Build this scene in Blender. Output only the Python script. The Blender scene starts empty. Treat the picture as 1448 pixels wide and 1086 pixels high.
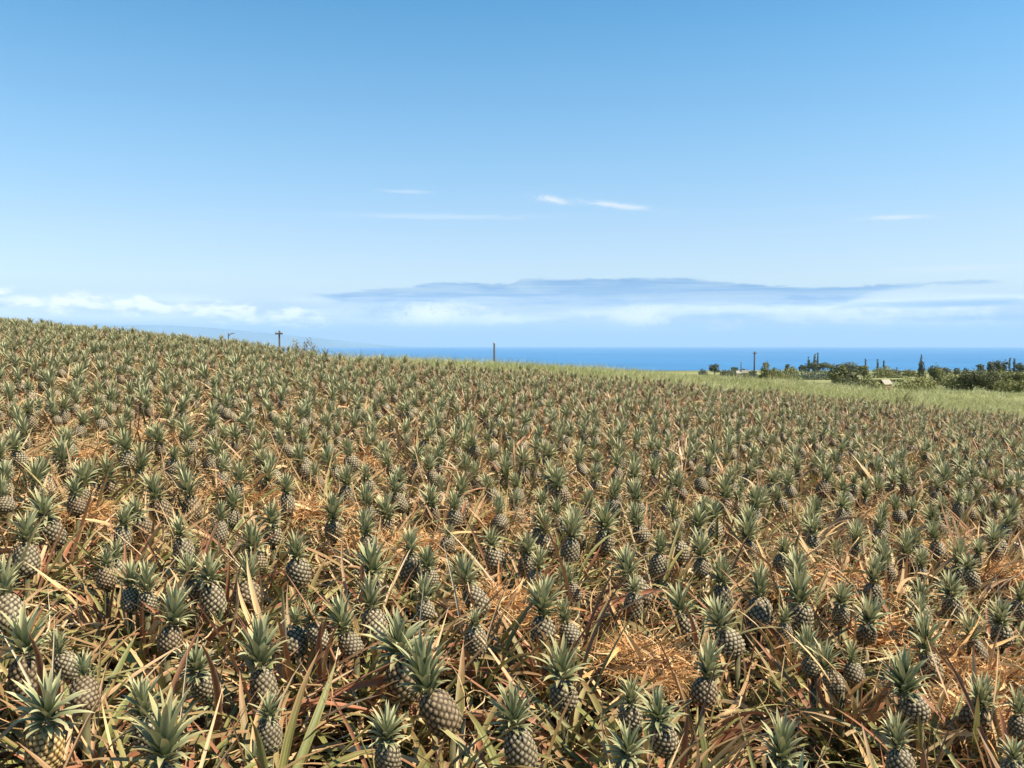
import bpy, math, random
import numpy as np
from mathutils import Vector, Matrix, Euler

R = np.random.default_rng(11)
random.seed(5)
PI = math.pi
scn = bpy.context.scene
COL = scn.collection

# ------------------------------------------------------------------ layout
F, CX, HOR = 1254.0, 724.0, 488.0          # focal length in photo pixels, centre column, sea horizon row
EYE = 1.8
PITCH = math.atan((543 - HOR) / F)
PA, PB = -0.093, 0.022                      # the hillside: falls to the right, rises a little ahead
SEA = -100.0
cam_d = bpy.data.cameras.new('camera'); cam = bpy.data.objects.new('camera', cam_d); COL.objects.link(cam)
cam_d.sensor_width = 36; cam_d.lens = 36 * F / 1448
cam_d.clip_start = .05; cam_d.clip_end = 200000
cam.location = (0, 0, EYE); cam.rotation_euler = (PI / 2 - PITCH, 0, 0)
scn.camera = cam
cp, sp = math.cos(PITCH), math.sin(PITCH)

def ray(px, py):
    a, b = (px - CX) / F, (543 - py) / F
    return (a, cp + b * sp, b * cp - sp)

def at_height(px, py, h):                   # the hillside point h above its ground seen at that pixel
    dx, dy, dz = ray(px, py)
    t = (h - EYE) / (dz - PA * dx - PB * dy)
    return t * dx, t * dy

def at_dist(px, py, y):
    dx, dy, dz = ray(px, py)
    return dx * y / dy, y, EYE + dz * y / dy

def project(x, y, z):
    z = z - EYE
    yc = y * cp - z * sp; zc = y * sp + z * cp
    return CX + F * x / yc, 543 - F * zc / yc

def sstep(a, b, x):
    t = np.clip((x - a) / (b - a), 0, 1)
    return t * t * (3 - 2 * t)

FX = [0, 45, 80, 150, 250, 400, 600, 1000, 1500, 3000, 4500, 6000]
FZ = [-1, -3.4, -4.7, -6.6, -9.6, -12.2, -15.6, -27.5, -44, -102, -108, -120]
def ground_z(x, y):
    x = np.asarray(x, float); y = np.asarray(y, float)
    u = np.clip(x / np.maximum(y, 1.0), -1.2, 1.2)
    r = np.maximum(y, .35 * np.abs(x))
    pl = PA * np.clip(x, -120, 160) + PB * np.clip(y, -40, 300)
    far = np.interp(r, FX, FZ)
    y0 = np.interp(u, [-1, -.55, -.4, -.28, -.16, 0, .2, .4, .6, 1.2], [22, 22, 22, 21, 27, 36, 40, 44, 60, 60])
    y1 = np.interp(u, [-1, -.55, -.2, 0, .2, .4, .6, 1.2], [85, 85, 80, 85, 90, 110, 170, 170])
    s = sstep(y0, y1, r)
    z = pl * (1 - s) + far * s
    w = sstep(60, 200, r)
    z = z + w * (np.sin(x * .021 + 1.3) * np.cos(y * .017) * .5) * sstep(60, 500, r)
    return z
def gz(x, y): return float(ground_z(x, y))

# ------------------------------------------------------------------ helpers
def tag(o, label=None, cat=None, group=None, kind=None):
    for k, v in (('label', label), ('category', cat), ('group', group), ('kind', kind)):
        if v: o[k] = v
    return o

def mesh(name, v, f, mats=(), attrs=None, smooth=True, midx=None):
    """v (n,3); f list of index arrays (m,k) with one k each"""
    me = bpy.data.meshes.new(name)
    v = np.ascontiguousarray(v, np.float32)
    if not isinstance(f, (list, tuple)): f = [f]
    f = [np.asarray(x, np.int32) for x in f if len(x)]
    nl = sum(x.size for x in f); npg = sum(len(x) for x in f)
    me.vertices.add(len(v)); me.vertices.foreach_set('co', v.ravel())
    me.loops.add(nl); me.loops.foreach_set('vertex_index', np.concatenate([x.ravel() for x in f]))
    me.polygons.add(npg)
    tot = np.concatenate([np.full(len(x), x.shape[1], np.int32) for x in f])
    st = np.concatenate([[0], np.cumsum(tot)[:-1]]).astype(np.int32)
    me.polygons.foreach_set('loop_start', st)
    if midx is not None: me.polygons.foreach_set('material_index', np.asarray(midx, np.int32))
    me.polygons.foreach_set('use_smooth', np.full(npg, smooth, bool))
    for m in mats: me.materials.append(m)
    if attrs is not None:
        a = me.color_attributes.new('tint', 'FLOAT_COLOR', 'POINT')
        a.data.foreach_set('color', np.ascontiguousarray(attrs, np.float32).ravel())
    me.update(calc_edges=True)
    return me

def obj(name, me, parent=None, loc=None):
    o = bpy.data.objects.new(name, me); COL.objects.link(o)
    if parent is not None: o.parent = parent
    if loc is not None: o.location = loc
    return o

def empty(name, loc):
    o = bpy.data.objects.new(name, None); COL.objects.link(o); o.location = loc
    o.empty_display_size = .1
    return o

class Geo:
    """collects pieces (verts, quads/tris, tint, material index) into one mesh"""
    def __init__(s): s.v = []; s.q = []; s.t = []; s.a = []; s.mq = []; s.mt = []; s.n = 0
    def add(s, v, f, a=None, m=0):
        v = np.asarray(v, float).reshape(-1, 3); f = np.asarray(f)
        s.v.append(v)
        s.a.append(np.tile([.5, .5, .5, 1], (len(v), 1)) if a is None else np.asarray(a).reshape(-1, 4))
        if f.shape[1] == 4: s.q.append(f + s.n); s.mq.append(np.full(len(f), m))
        else: s.t.append(f + s.n); s.mt.append(np.full(len(f), m))
        s.n += len(v)
        return s
    def build(s, name, mats, smooth=True):
        f = []; mi = []
        if s.q: f.append(np.concatenate(s.q)); mi.append(np.concatenate(s.mq))
        if s.t: f.append(np.concatenate(s.t)); mi.append(np.concatenate(s.mt))
        return mesh(name, np.concatenate(s.v), f, mats, np.concatenate(s.a), smooth, np.concatenate(mi))

def prof_long(t): return (.72 + .5 * t) * (1 - t ** 2.6) + .015
def prof_crown(t): return (1.0 + .55 * t) * (1 - t) ** .75 + .01
def prof_grass(t): return (1 - t) ** .6 + .02
def prof_strand(t): return .35 + 2.6 * t * (1 - t)

def ribbons(base, az, el, L, W, droop, side=0., roll=0., seg=6, fold=.3, prof=prof_long, pw=1.5, tone=.5, twist=0., mid=True):
    base = np.asarray(base, float).reshape(-1, 3); N = len(base)
    A = lambda x: np.broadcast_to(np.asarray(x, float), (N,))[:, None]
    az, el, L, W, droop, side, roll, tone, twist = map(A, (az, el, L, W, droop, side, roll, tone, twist))
    t = np.linspace(0, 1, seg + 1)[None]; tm = (t[:, :-1] + t[:, 1:]) / 2
    e = el - droop * tm ** pw; a = az + side * tm
    d = np.stack([np.cos(e) * np.cos(a), np.cos(e) * np.sin(a), np.sin(e)], -1) * (L / seg)[..., None]
    c = np.concatenate([base[:, None], base[:, None] + np.cumsum(d, 1)], 1)
    e = el - droop * t ** pw; a = az + side * t
    T = np.stack([np.cos(e) * np.cos(a), np.cos(e) * np.sin(a), np.sin(e)], -1)
    S = np.stack([-np.sin(a), np.cos(a), 0 * a], -1)
    Nn = np.cross(T, S)
    rr = (roll + twist * t)[..., None]
    S, Nn = S * np.cos(rr) + Nn * np.sin(rr), Nn * np.cos(rr) - S * np.sin(rr)
    w = (W * prof(t))[..., None] / 2
    l = c - S * w + Nn * w * fold; r = c + S * w + Nn * w * fold
    k = 3 if mid else 2
    v = np.stack([l, c, r] if mid else [l, r], 2).reshape(-1, 3)
    idx = np.arange(N * (seg + 1) * k).reshape(N, seg + 1, k)
    f = np.stack([idx[:, :-1, :-1], idx[:, :-1, 1:], idx[:, 1:, 1:], idx[:, 1:, :-1]], -1).reshape(-1, 4)
    at = np.empty((N, seg + 1, k, 4))
    at[..., 0] = tone[..., None]; at[..., 1] = t[..., None]; at[..., 2] = R.random((N, 1, 1)); at[..., 3] = np.array([1., 0, 1.] if mid else [1., 0.])
    return v, f, at.reshape(-1, 4)

def tube(pts, rad, n=8, cap=True):
    pts = np.asarray(pts, float); rad = np.broadcast_to(np.asarray(rad, float), (len(pts),))
    T = np.gradient(pts, axis=0); T /= np.linalg.norm(T, axis=1)[:, None]
    up = np.where(np.abs(T[:, 2:3]) > .9, [[1., 0, 0]], [[0, 0, 1.]])
    S = np.cross(T, up); S /= np.linalg.norm(S, axis=1)[:, None]; U = np.cross(S, T)
    th = np.arange(n) * 2 * PI / n
    v = pts[:, None] + (S[:, None] * np.cos(th)[None, :, None] + U[:, None] * np.sin(th)[None, :, None]) * rad[:, None, None]
    idx = np.arange(len(pts) * n).reshape(-1, n); j = np.roll(idx, -1, 1)
    f = np.stack([idx[:-1], j[:-1], j[1:], idx[1:]], -1).reshape(-1, 4)
    v = v.reshape(-1, 3)
    if cap:
        c0 = len(v); v = np.concatenate([v, pts[-1:]])
        f = np.concatenate([f, np.stack([idx[-1], j[-1], np.full(n, c0), np.full(n, c0)], -1)])
    return v, f

def box(x0, x1, y0, y1, z0, z1):
    v = np.array([(x, y, z) for z in (z0, z1) for x, y in ((x0, y0), (x1, y0), (x1, y1), (x0, y1))], float)
    f = np.array([(3, 2, 1, 0), (4, 5, 6, 7), (0, 1, 5, 4), (1, 2, 6, 5), (2, 3, 7, 6), (3, 0, 4, 7)])
    return v, f

# ------------------------------------------------------------------ materials
class NT:
    def __init__(s, tree): s.t = tree; s.L = tree.links
    def n(s, typ, **kw):
        x = s.t.nodes.new(typ)
        for k, v in kw.items(): setattr(x, k, v)
        return x
    def put(s, sock, v):
        if v is None: return
        if isinstance(v, bpy.types.NodeSocket): s.L.new(v, sock)
        else:
            if sock.type == 'RGBA' and len(v) == 3: v = (*v, 1)
            sock.default_value = v
    def m(s, op, a, b=None, c=None, clamp=False):
        x = s.n('ShaderNodeMath', operation=op, use_clamp=clamp)
        for i, v in enumerate((a, b, c)): s.put(x.inputs[i], v)
        return x.outputs[0]
    def vm(s, op, a, b=None):
        x = s.n('ShaderNodeVectorMath', operation=op)
        s.put(x.inputs[0], a); s.put(x.inputs[1], b)
        return x.outputs[0]
    def mix(s, f, a, b, blend='MIX'):
        x = s.n('ShaderNodeMix', data_type='RGBA', blend_type=blend)
        s.put(x.inputs[0], f); s.put(x.inputs[6], a); s.put(x.inputs[7], b)
        return x.outputs[2]
    def ramp(s, f, stops, interp='LINEAR'):
        x = s.n('ShaderNodeValToRGB'); r = x.color_ramp; r.interpolation = interp
        while len(r.elements) < len(stops): r.elements.new(.5)
        for e, (p, c) in zip(r.elements, stops): e.position = p; e.color = (*c, 1)
        s.put(x.inputs[0], f)
        return x.outputs[0]
    def noise(s, vec, scale, detail=3, rough=.55, dist=0.):
        x = s.n('ShaderNodeTexNoise'); s.put(x.inputs['Vector'], vec)
        x.inputs['Scale'].default_value = scale; x.inputs['Detail'].default_value = detail
        x.inputs['Roughness'].default_value = rough; x.inputs['Distortion'].default_value = dist
        return x.outputs[0]
    def step(s, a, b, x):                   # smoothstep map
        y = s.n('ShaderNodeMapRange', interpolation_type='SMOOTHSTEP')
        s.put(y.inputs[0], x); s.put(y.inputs[1], a); s.put(y.inputs[2], b)
        return y.outputs[0]
    def sep(s, v):
        x = s.n('ShaderNodeSeparateXYZ'); s.put(x.inputs[0], v); return x.outputs
    def comb(s, x, y, z):
        c = s.n('ShaderNodeCombineXYZ')
        for i, v in enumerate((x, y, z)): s.put(c.inputs[i], v)
        return c.outputs[0]

def material(name):
    m = bpy.data.materials.new(name); m.use_nodes = True
    t = NT(m.node_tree); bs = m.node_tree.nodes['Principled BSDF']; out = m.node_tree.nodes['Material Output']
    return m, t, bs, out

def leafy(name, col_fn, rough=.5, trans=.22, spec=.35, sat=1., val=1.):
    m, t, bs, out = material(name)
    a = t.n('ShaderNodeVertexColor', layer_name='tint')
    sp_ = t.n('ShaderNodeSeparateColor'); t.L.new(a.outputs[0], sp_.inputs[0])
    oi = t.n('ShaderNodeObjectInfo').outputs['Random']
    t.edge = a.outputs[1]
    c = col_fn(t, sp_.outputs[0], sp_.outputs[1], sp_.outputs[2], oi)
    hs = t.n('ShaderNodeHueSaturation'); hs.inputs['Saturation'].default_value = sat; hs.inputs['Value'].default_value = val
    t.put(hs.inputs['Color'], c); c = hs.outputs[0]
    t.put(bs.inputs['Base Color'], c); bs.inputs['Roughness'].default_value = rough
    bs.inputs['Specular IOR Level'].default_value = spec
    if trans:
        tr = t.n('ShaderNodeBsdfTranslucent'); t.put(tr.inputs[0], c)
        mx = t.n('ShaderNodeMixShader'); mx.inputs[0].default_value = trans
        t.L.new(bs.outputs[0], mx.inputs[1]); t.L.new(tr.outputs[0], mx.inputs[2]); t.L.new(mx.outputs[0], out.inputs[0])
    return m

def crown_col(t, tone, tt, rnd, oi):
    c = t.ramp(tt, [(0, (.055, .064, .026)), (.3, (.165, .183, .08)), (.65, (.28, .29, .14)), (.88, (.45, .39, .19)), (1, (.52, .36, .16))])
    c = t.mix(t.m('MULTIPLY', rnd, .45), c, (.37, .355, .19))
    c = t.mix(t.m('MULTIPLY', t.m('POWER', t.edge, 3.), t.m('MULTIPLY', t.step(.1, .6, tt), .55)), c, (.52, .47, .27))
    # older, yellow tipped crowns (tone) and some object to object drift
    y = t.m('MULTIPLY', tone, t.step(.25, 1., tt))
    c = t.mix(t.m('MULTIPLY', y, .8), c, (.42, .30, .12))
    c = t.mix(t.m('MULTIPLY', oi, .35), c, (.17, .195, .075))
    return c
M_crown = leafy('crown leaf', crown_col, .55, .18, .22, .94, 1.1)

def green_col(t, tone, tt, rnd, oi):
    c = t.ramp(tone, [(0, (.075, .10, .024)), (.45, (.15, .165, .042)), (.75, (.26, .25, .075)), (1, (.38, .33, .16))])
    e = t.step(.45, 1., t.m('ADD', tt, t.m('MULTIPLY', t.m('SUBTRACT', rnd, .5), .7)))
    c = t.mix(e, c, (.30, .14, .07))
    c = t.mix(t.m('MULTIPLY', t.m('POWER', t.edge, 2.), t.m('MULTIPLY', rnd, .8)), c, (.34, .17, .075))
    n = t.noise(t.comb(t.m('ADD', t.m('MULTIPLY', t.edge, 5.), t.m('MULTIPLY', rnd, 31.)), t.m('MULTIPLY', tt, 2.5), rnd), 1., 4, .65)
    c = t.mix(t.m('MULTIPLY', t.step(.42, .62, n), .55), c, (.29, .25, .11))
    return t.mix(t.m('MULTIPLY', t.step(.52, .38, n), .5), c, (.075, .07, .022))
M_green = leafy('long leaf', green_col, .5, .18, .25, 1., 1.15)

DRY = [(0, (.31, .115, .055)), (.2, (.22, .085, .036)), (.42, (.50, .30, .155)), (.6, (.57, .39, .18)), (.8, (.62, .34, .125)), (1, (.52, .46, .33))]
def dry_col(t, tone, tt, rnd, oi):
    c = t.ramp(tone, DRY)
    c = t.mix(t.m('MULTIPLY', t.m('POWER', t.edge, 2.), t.m('ADD', .12, t.m('MULTIPLY', tone, .35))), c, (.60, .45, .26))
    n = t.noise(t.comb(t.m('ADD', t.m('MULTIPLY', t.edge, 5.), t.m('MULTIPLY', rnd, 31.)), t.m('MULTIPLY', tt, 3.), rnd), 1., 4, .7)
    c = t.mix(t.m('MULTIPLY', t.step(.48, .68, n), .6), c, (.19, .10, .05))
    c = t.mix(t.m('MULTIPLY', t.m('MULTIPLY', t.step(.5, .36, n), t.step(.1, .5, tone)), .5), c, (.56, .45, .30))
    return t.mix(t.m('MULTIPLY', t.m('MULTIPLY', rnd, tone), .5), c, (.50, .36, .20))
M_dry = leafy('dry leaf', dry_col, .65, .12, .2, .98, 1.03)

def straw_col(t, tone, tt, rnd, oi):
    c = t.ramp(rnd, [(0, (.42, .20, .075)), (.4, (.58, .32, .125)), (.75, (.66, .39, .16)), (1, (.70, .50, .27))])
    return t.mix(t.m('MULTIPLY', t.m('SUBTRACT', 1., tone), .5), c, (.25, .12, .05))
M_straw = leafy('straw', straw_col, .7, .15, .2)

def fruit_mat(name, pale, midc, dark):
    def f(t, tone, tt, rnd, oi):            # r: distance from the eye's rim, g: height, b: random per eye
        n = t.noise(t.n('ShaderNodeTexCoord').outputs['Object'], 90, 3)
        e = t.m('ADD', tone, t.m('MULTIPLY', t.m('SUBTRACT', n, .5), .75))
        c = t.ramp(e, [(0, dark), (.15, dark), (.28, midc), (.44, pale), (.7, pale), (1, tuple(min(1, 1.3 * q) for q in pale))])
        c = t.mix(t.m('MULTIPLY', rnd, .5), c, t.ramp(e, [(0, dark), (.25, midc), (.75, midc), (.95, pale)]))
        return t.mix(t.m('MULTIPLY', oi, .35), c, tuple(.72 * (a + b) / 2 for a, b in zip(midc, dark)))
    return leafy(name, f, .6, 0, .3)
M_fruit = [fruit_mat('fruit grey', (.38, .32, .21), (.17, .13, .07), (.03, .021, .011)),
           fruit_mat('fruit brown', (.33, .25, .15), (.15, .10, .048), (.03, .02, .01)),
           fruit_mat('fruit golden', (.50, .39, .20), (.40, .25, .07), (.06, .035, .015))]

def plain(name, col, rough=.7, var=.25, scale=6., spec=.3):
    m, t, bs, out = material(name)
    n = t.noise(t.n('ShaderNodeTexCoord').outputs['Object'], scale, 4)
    t.put(bs.inputs['Base Color'], t.mix(t.step(.3, .7, n), tuple(c * (1 - var) for c in col), tuple(min(1, c * (1 + var)) for c in col)))
    bs.inputs['Roughness'].default_value = rough; bs.inputs['Specular IOR Level'].default_value = spec
    return m
M_stalk = plain('stalk', (.075, .065, .025))
M_wood = plain('weathered wood', (.065, .055, .047))
M_bark = plain('bark', (.11, .085, .06), .85)
M_metal = plain('insulator', (.3, .3, .32), .4)
M_roof = plain('pale roof', (.27, .24, .18), .6, .08)
M_rust = plain('rusty wall', (.38, .20, .12), .8)
M_cream = plain('cream wall', (.25, .22, .17), .8, .1)
M_dark = plain('dark opening', (.03, .03, .035), .5)

def crown_leaf_mat(name, lo, hi):
    def f(t, tone, tt, rnd, oi):
        n = t.noise(t.n('ShaderNodeTexCoord').outputs['Object'], .6, 2)
        return t.mix(t.m('ADD', t.m('MULTIPLY', rnd, .6), t.m('MULTIPLY', n, .4)), lo, hi)
    return leafy(name, f, .6, .2, .25)
M_tree = {'dark': crown_leaf_mat('foliage dark', (.06, .066, .026), (.15, .15, .058)),
          'mid': crown_leaf_mat('foliage mid', (.11, .12, .04), (.24, .235, .085)),
          'olive': crown_leaf_mat('foliage olive', (.16, .165, .05), (.30, .28, .095)),
          'far': crown_leaf_mat('foliage haze tint', (.075, .095, .06), (.16, .175, .10))}  # far: blue cast of distance haze mixed into the leaf colour

# ------------------------------------------------------------------ ground, sea, far slope
def ground_mat():
    m, t, bs, out = material('ground')
    p = t.n('ShaderNodeNewGeometry').outputs['Position']; x, y, z = t.sep(p)
    soil = t.mix(t.noise(p, 7, 5), (.025, .016, .009), (.09, .055, .026))
    soil = t.mix(t.step(.5, .7, t.noise(p, 1.6, 3)), soil, (.15, .09, .04))
    gn = t.noise(p, .9, 5, .6)
    grass = t.mix(t.step(.3, .7, gn), (.16, .165, .055), (.30, .29, .12))
    # far land: strips of pasture, scrub and crops that run across the slope
    q = t.comb(t.m('MULTIPLY', x, .004), t.m('MULTIPLY', y, .02), 0.)
    fn = t.noise(q, 1.0, 3, .5)
    land = t.ramp(fn, [(0, (.05, .06, .025)), (.42, (.07, .08, .03)), (.47, (.19, .19, .07)), (.55, (.27, .26, .11)), (.6, (.12, .13, .05)), (1, (.23, .22, .10))])
    grass = t.mix(t.step(130., 210., y), grass, land)
    edge = t.m('ADD', y, t.m('MULTIPLY', t.m('SUBTRACT', t.noise(p, .5, 2), .5), 3.))
    edge = t.m('ADD', edge, t.m('MULTIPLY', t.step(-3., -11., x), -30.))
    t.put(bs.inputs['Base Color'], t.mix(t.step(26.8, 28., edge), soil, grass))
    bs.inputs['Roughness'].default_value = .9; bs.inputs['Specular IOR Level'].default_value = .15
    b = t.n('ShaderNodeBump'); b.inputs['Strength'].default_value = .6; b.inputs['Distance'].default_value = .05
    t.L.new(t.noise(p, 14, 5), b.inputs['Height']); t.L.new(b.outputs[0], bs.inputs['Normal'])
    return m
rr = np.concatenate([[0], np.geomspace(.6, 6000, 200)])
th = np.linspace(0, 2 * PI, 361)[:-1]
gx = (rr[:, None] * np.sin(th)).ravel(); gy = (rr[:, None] * np.cos(th)).ravel()
g_z = ground_z(gx, gy)
idx = np.arange(len(rr) * 360).reshape(-1, 360); j = np.roll(idx, -1, 1)
gf = np.stack([idx[:-1], idx[1:], j[1:], j[:-1]], -1).reshape(-1, 4)[360:]
tri = np.stack([idx[0], idx[1], j[1]], -1)
g = obj('ground', mesh('ground', np.stack([gx, gy, g_z], -1), [gf, tri], [ground_mat()]))
tag(g, 'hillside of brown soil and pasture falling away towards the sea', 'ground', kind='structure')

def sea_mat():
    m, t, bs, out = material('sea')
    p = t.n('ShaderNodeNewGeometry').outputs['Position']
    n = t.noise(t.vm('MULTIPLY', p, (.0004, .0012, 0)), 1., 4)
    t.put(bs.inputs['Base Color'], t.mix(t.step(.35, .65, n), (.028, .135, .30), (.038, .165, .345)))
    bs.inputs['Roughness'].default_value = .5; bs.inputs['IOR'].default_value = 1.33
    bs.inputs['Specular IOR Level'].default_value = .2
    return m
SR = 45000
th = np.linspace(0, 2 * PI, 181)[:-1]
rs = np.array([2500., 8000, 18000, 30000, SR])
sv = np.stack([rs[:, None] * np.sin(th), rs[:, None] * np.cos(th), np.full((len(rs), 180), SEA)], -1).reshape(-1, 3)
idx = np.arange(len(rs) * 180).reshape(-1, 180); j = np.roll(idx, -1, 1)
sea = obj('sea', mesh('sea', sv, np.stack([idx[:-1], idx[1:], j[1:], j[:-1]], -1).reshape(-1, 4), [sea_mat()]))
tag(sea, 'deep blue sea reaching to the pale horizon', 'sea', kind='structure')

# the long slope of a neighbouring island, far out to the left
D = 42000.
prof = [(-700, 460), (-300, 459), (-100, 459), (100, 459), (240, 460), (300, 463.5), (350, 468), (400, 473), (450, 478), (500, 483.5), (560, 489.4), (610, 491.5)]
pv = []
for k, (px, py) in enumerate(prof):
    x, y, z = at_dist(px, py, D)
    for dy, hf in ((-2500, 0), (-1200, .55), (0, 1), (2000, .6), (4000, 0)):
        pv.append((x, D + dy, SEA - 5 + (z - SEA) * hf))
pv = np.array(pv); idx = np.arange(len(pv)).reshape(-1, 5)
mt = obj('mountain', mesh('mountain', pv, np.stack([idx[:-1, :-1], idx[:-1, 1:], idx[1:, 1:], idx[1:, :-1]], -1).reshape(-1, 4), [plain('far slope', (.12, .16, .13), .9, .2, .0004)]))
tag(mt, 'long faint blue slope of an island across the sea', 'mountain', kind='structure')

# the air between
m_h = bpy.data.materials.new('haze'); m_h.use_nodes = True; nt_ = m_h.node_tree
nt_.nodes.remove(nt_.nodes['Principled BSDF'])
pv_ = nt_.nodes.new('ShaderNodeVolumePrincipled'); pv_.inputs['Color'].default_value = (.44, .62, .80, 1); pv_.inputs['Density'].default_value = 3.2e-5
nt_.links.new(pv_.outputs[0], nt_.nodes['Material Output'].inputs['Volume'])
hv, hf_ = box(-50000, 50000, -50000, 50000, -125, 1030)
hz_o = obj('haze', mesh('haze', hv, hf_, [m_h], None, False))
tag(hz_o, 'pale sea haze that fades the far island and the horizon', 'haze', kind='stuff')

# ------------------------------------------------------------------ pineapple parts
GA = 2.399963
def crown_geo(n, seg, seed, H=.22, yellow=0., spread=1.):
    r = np.random.default_rng(seed); k = np.arange(n); q = (k + .5) / n            # 0 outer/bottom .. 1 inner/top
    az = k * GA + r.normal(0, .12, n)
    base_r = .018 * (1 - q) + .004
    zb = -.004 + .075 * q * H / .22
    base = np.stack([base_r * np.cos(az), base_r * np.sin(az), zb], -1)
    el = np.interp(q, [0, .25, .55, .8, 1], [.05, .42, .80, 1.14, 1.45]) + r.normal(0, .09, n)
    el = PI / 2 - (PI / 2 - el) * spread
    L = np.interp(q, [0, .2, .5, .75, 1], [.045, .085, .14, .165, .145]) * H / .22 * r.uniform(.85, 1.12, n)
    W = np.interp(q, [0, .3, .6, 1], [.019, .027, .031, .021]) * H / .22 * r.uniform(.9, 1.1, n)
    dr = np.interp(q, [0, .3, .6, 1], [.9, .9, .55, .12]) * r.uniform(.6, 1.5, n)
    tone = np.clip(yellow + r.normal(0, .18, n) + .25 * (q < .3), 0, 1)
    return ribbons(base, az, el, L, W, dr, r.normal(0, .15, n), r.normal(0, .15, n), seg, .42, prof_crown, 1.6, tone)

def fruit_geo(nu, nv, seed, H=.17, Rm=.066, neyes=105, bump=.0075):
    r = np.random.default_rng(seed)
    z = np.linspace(0, 1, nv); w = 2 * z - 1
    rad = Rm * np.clip(1 - np.abs(w) ** 2.6, 0, 1) ** (1 / 2.1) * (1 - .10 * w)
    th = np.arange(nu) * 2 * PI / nu
    k = np.arange(neyes); et = (k * GA * (1 if seed % 2 else -1)) % (2 * PI); ez = (k + .5) / neyes
    er = r.random(neyes)
    TH, Z = np.meshgrid(th, z); RR = np.interp(Z, z, rad)
    rl = np.maximum(RR, .4 * Rm)
    dth = (TH[..., None] - et + PI) % (2 * PI) - PI
    d = np.sqrt((dth * rl[..., None]) ** 2 + ((Z[..., None] - ez) * H) ** 2)
    o = np.argsort(d, -1)[..., :2]
    d1 = np.take_along_axis(d, o[..., :1], -1)[..., 0]; d2 = np.take_along_axis(d, o[..., 1:], -1)[..., 0]
    e = (d2 - d1) / (d2 + d1)
    b = np.clip(e / .22, 0, 1) ** .6 * bump * (.55 + .3 * er[o[..., 0]]) + np.clip((e - .5) / .5, 0, 1) ** 1.5 * bump * .7
    q = RR * 1 + b * np.clip(RR / Rm * 1.3, 0, 1)
    v = np.stack([q * np.cos(TH), q * np.sin(TH), Z * H + b * .5 * w[:, None]], -1).reshape(-1, 3)
    idx = np.arange(nu * nv).reshape(nv, nu); j = np.roll(idx, -1, 1)
    f = np.stack([idx[:-1], j[:-1], j[1:], idx[1:]], -1).reshape(-1, 4)
    at = np.stack([e, Z, er[o[..., 0]], np.ones_like(e)], -1).reshape(-1, 4)
    return v, f, at

def rosette_geo(n, seg, seed, mid=True, W=(.020, .038)):
    r = np.random.default_rng(seed); az = np.arange(n) * GA + r.normal(0, .3, n)
    base = np.stack([.03 * np.cos(az), .03 * np.sin(az), r.uniform(.03, .16, n)], -1)
    el = np.clip(r.normal(.85, .3, n), .1, 1.45)
    L = r.uniform(.30, .72, n); W = r.uniform(*W, n)
    return ribbons(base, az, el, L, W, r.uniform(.15, 1.5, n), r.normal(0, .3, n), r.normal(0, .3, n), seg, .5, prof_long, 1.3, np.clip(r.normal(.4, .3, n), 0, 1), r.normal(0, .5, n), mid)

def dry_geo(n, seg, seed, up=0., mid=True, tone=None, Wm=1.):
    r = np.random.default_rng(seed); az = r.uniform(0, 2 * PI, n)
    base = np.stack([.05 * np.cos(az), .05 * np.sin(az), r.uniform(.05, .26, n)], -1)
    el = np.clip(r.normal(.55 + up, .4, n), -.2, 1.45)
    L = r.uniform(.18, .55, n) * (1 - .2 * up) * (1.25 if Wm > 1 else .8 if Wm < 1 else 1); W = r.uniform(.012, .034, n) * Wm
    dr = r.uniform(.1, 2.4, n) * (1 - .6 * min(1, up)) * (.35 if Wm > 1 else 1)
    tn = r.choice([.0, .1, .2, .42, .6, .7, .8, .9, 1.], n, p=tone) + r.normal(0, .04, n)
    return ribbons(base, az, el, L, W, dr, r.normal(0, .8, n), r.normal(0, .7, n), seg, r.uniform(.3, .8), prof_long, 1.2, np.clip(tn, 0, 1), r.normal(0, .6 if Wm > 1 else 1.2, n), mid)
T_NEAR = [.13, .10, .07, .13, .18, .12, .11, .08, .08]
T_ORANGE = [.09, .07, .08, .12, .12, .18, .22, .08, .04]
T_PINK = [.05, .05, .08, .27, .22, .07, .06, .05, .15]

def gmesh(name, parts, mats):
    G = Geo()
    for k, p in enumerate(parts): G.add(*p, m=min(k, len(mats) - 1))
    return G.build(name, mats)
NCR = 9
CROWN_KIND = ['tall grey green', 'spreading grey green', 'short tufted green', 'yellow tipped', 'narrow upright green', 'full blue green', 'ragged yellow tipped', 'small upright green', 'wide open green']
CP = [(48, .25, 0, .74), (46, .22, 0, .98), (38, .17, .05, .92), (42, .22, .6, .85), (44, .23, .05, .58), (58, .23, 0, .85), (34, .20, .8, .98), (36, .18, 0, .64), (40, .22, .1, 1.1)]
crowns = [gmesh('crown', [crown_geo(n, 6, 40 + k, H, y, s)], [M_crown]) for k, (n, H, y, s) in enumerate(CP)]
FRUIT_KIND = ['grey', 'brown', 'golden']
FP = [(.145, .054, 128), (.165, .051, 140), (.125, .053, 112), (.17, .057, 146)]
fruits = {}
for k, (H, r_, ne) in enumerate(FP):
    for c in range(3):
        fruits[k, c] = gmesh('fruit', [fruit_geo(92, 54, 60 + k, H, r_, ne)], [M_fruit[c]])
rosettes = [gmesh('leaf_rosette', [rosette_geo(30, 8, 100 + k, W=((.022, .042) if k < 4 else (.020, .038)))], [M_green]) for k in range(8)]
T_RED = [.29, .25, .18, .08, .06, .04, .04, .03, .03]
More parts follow.
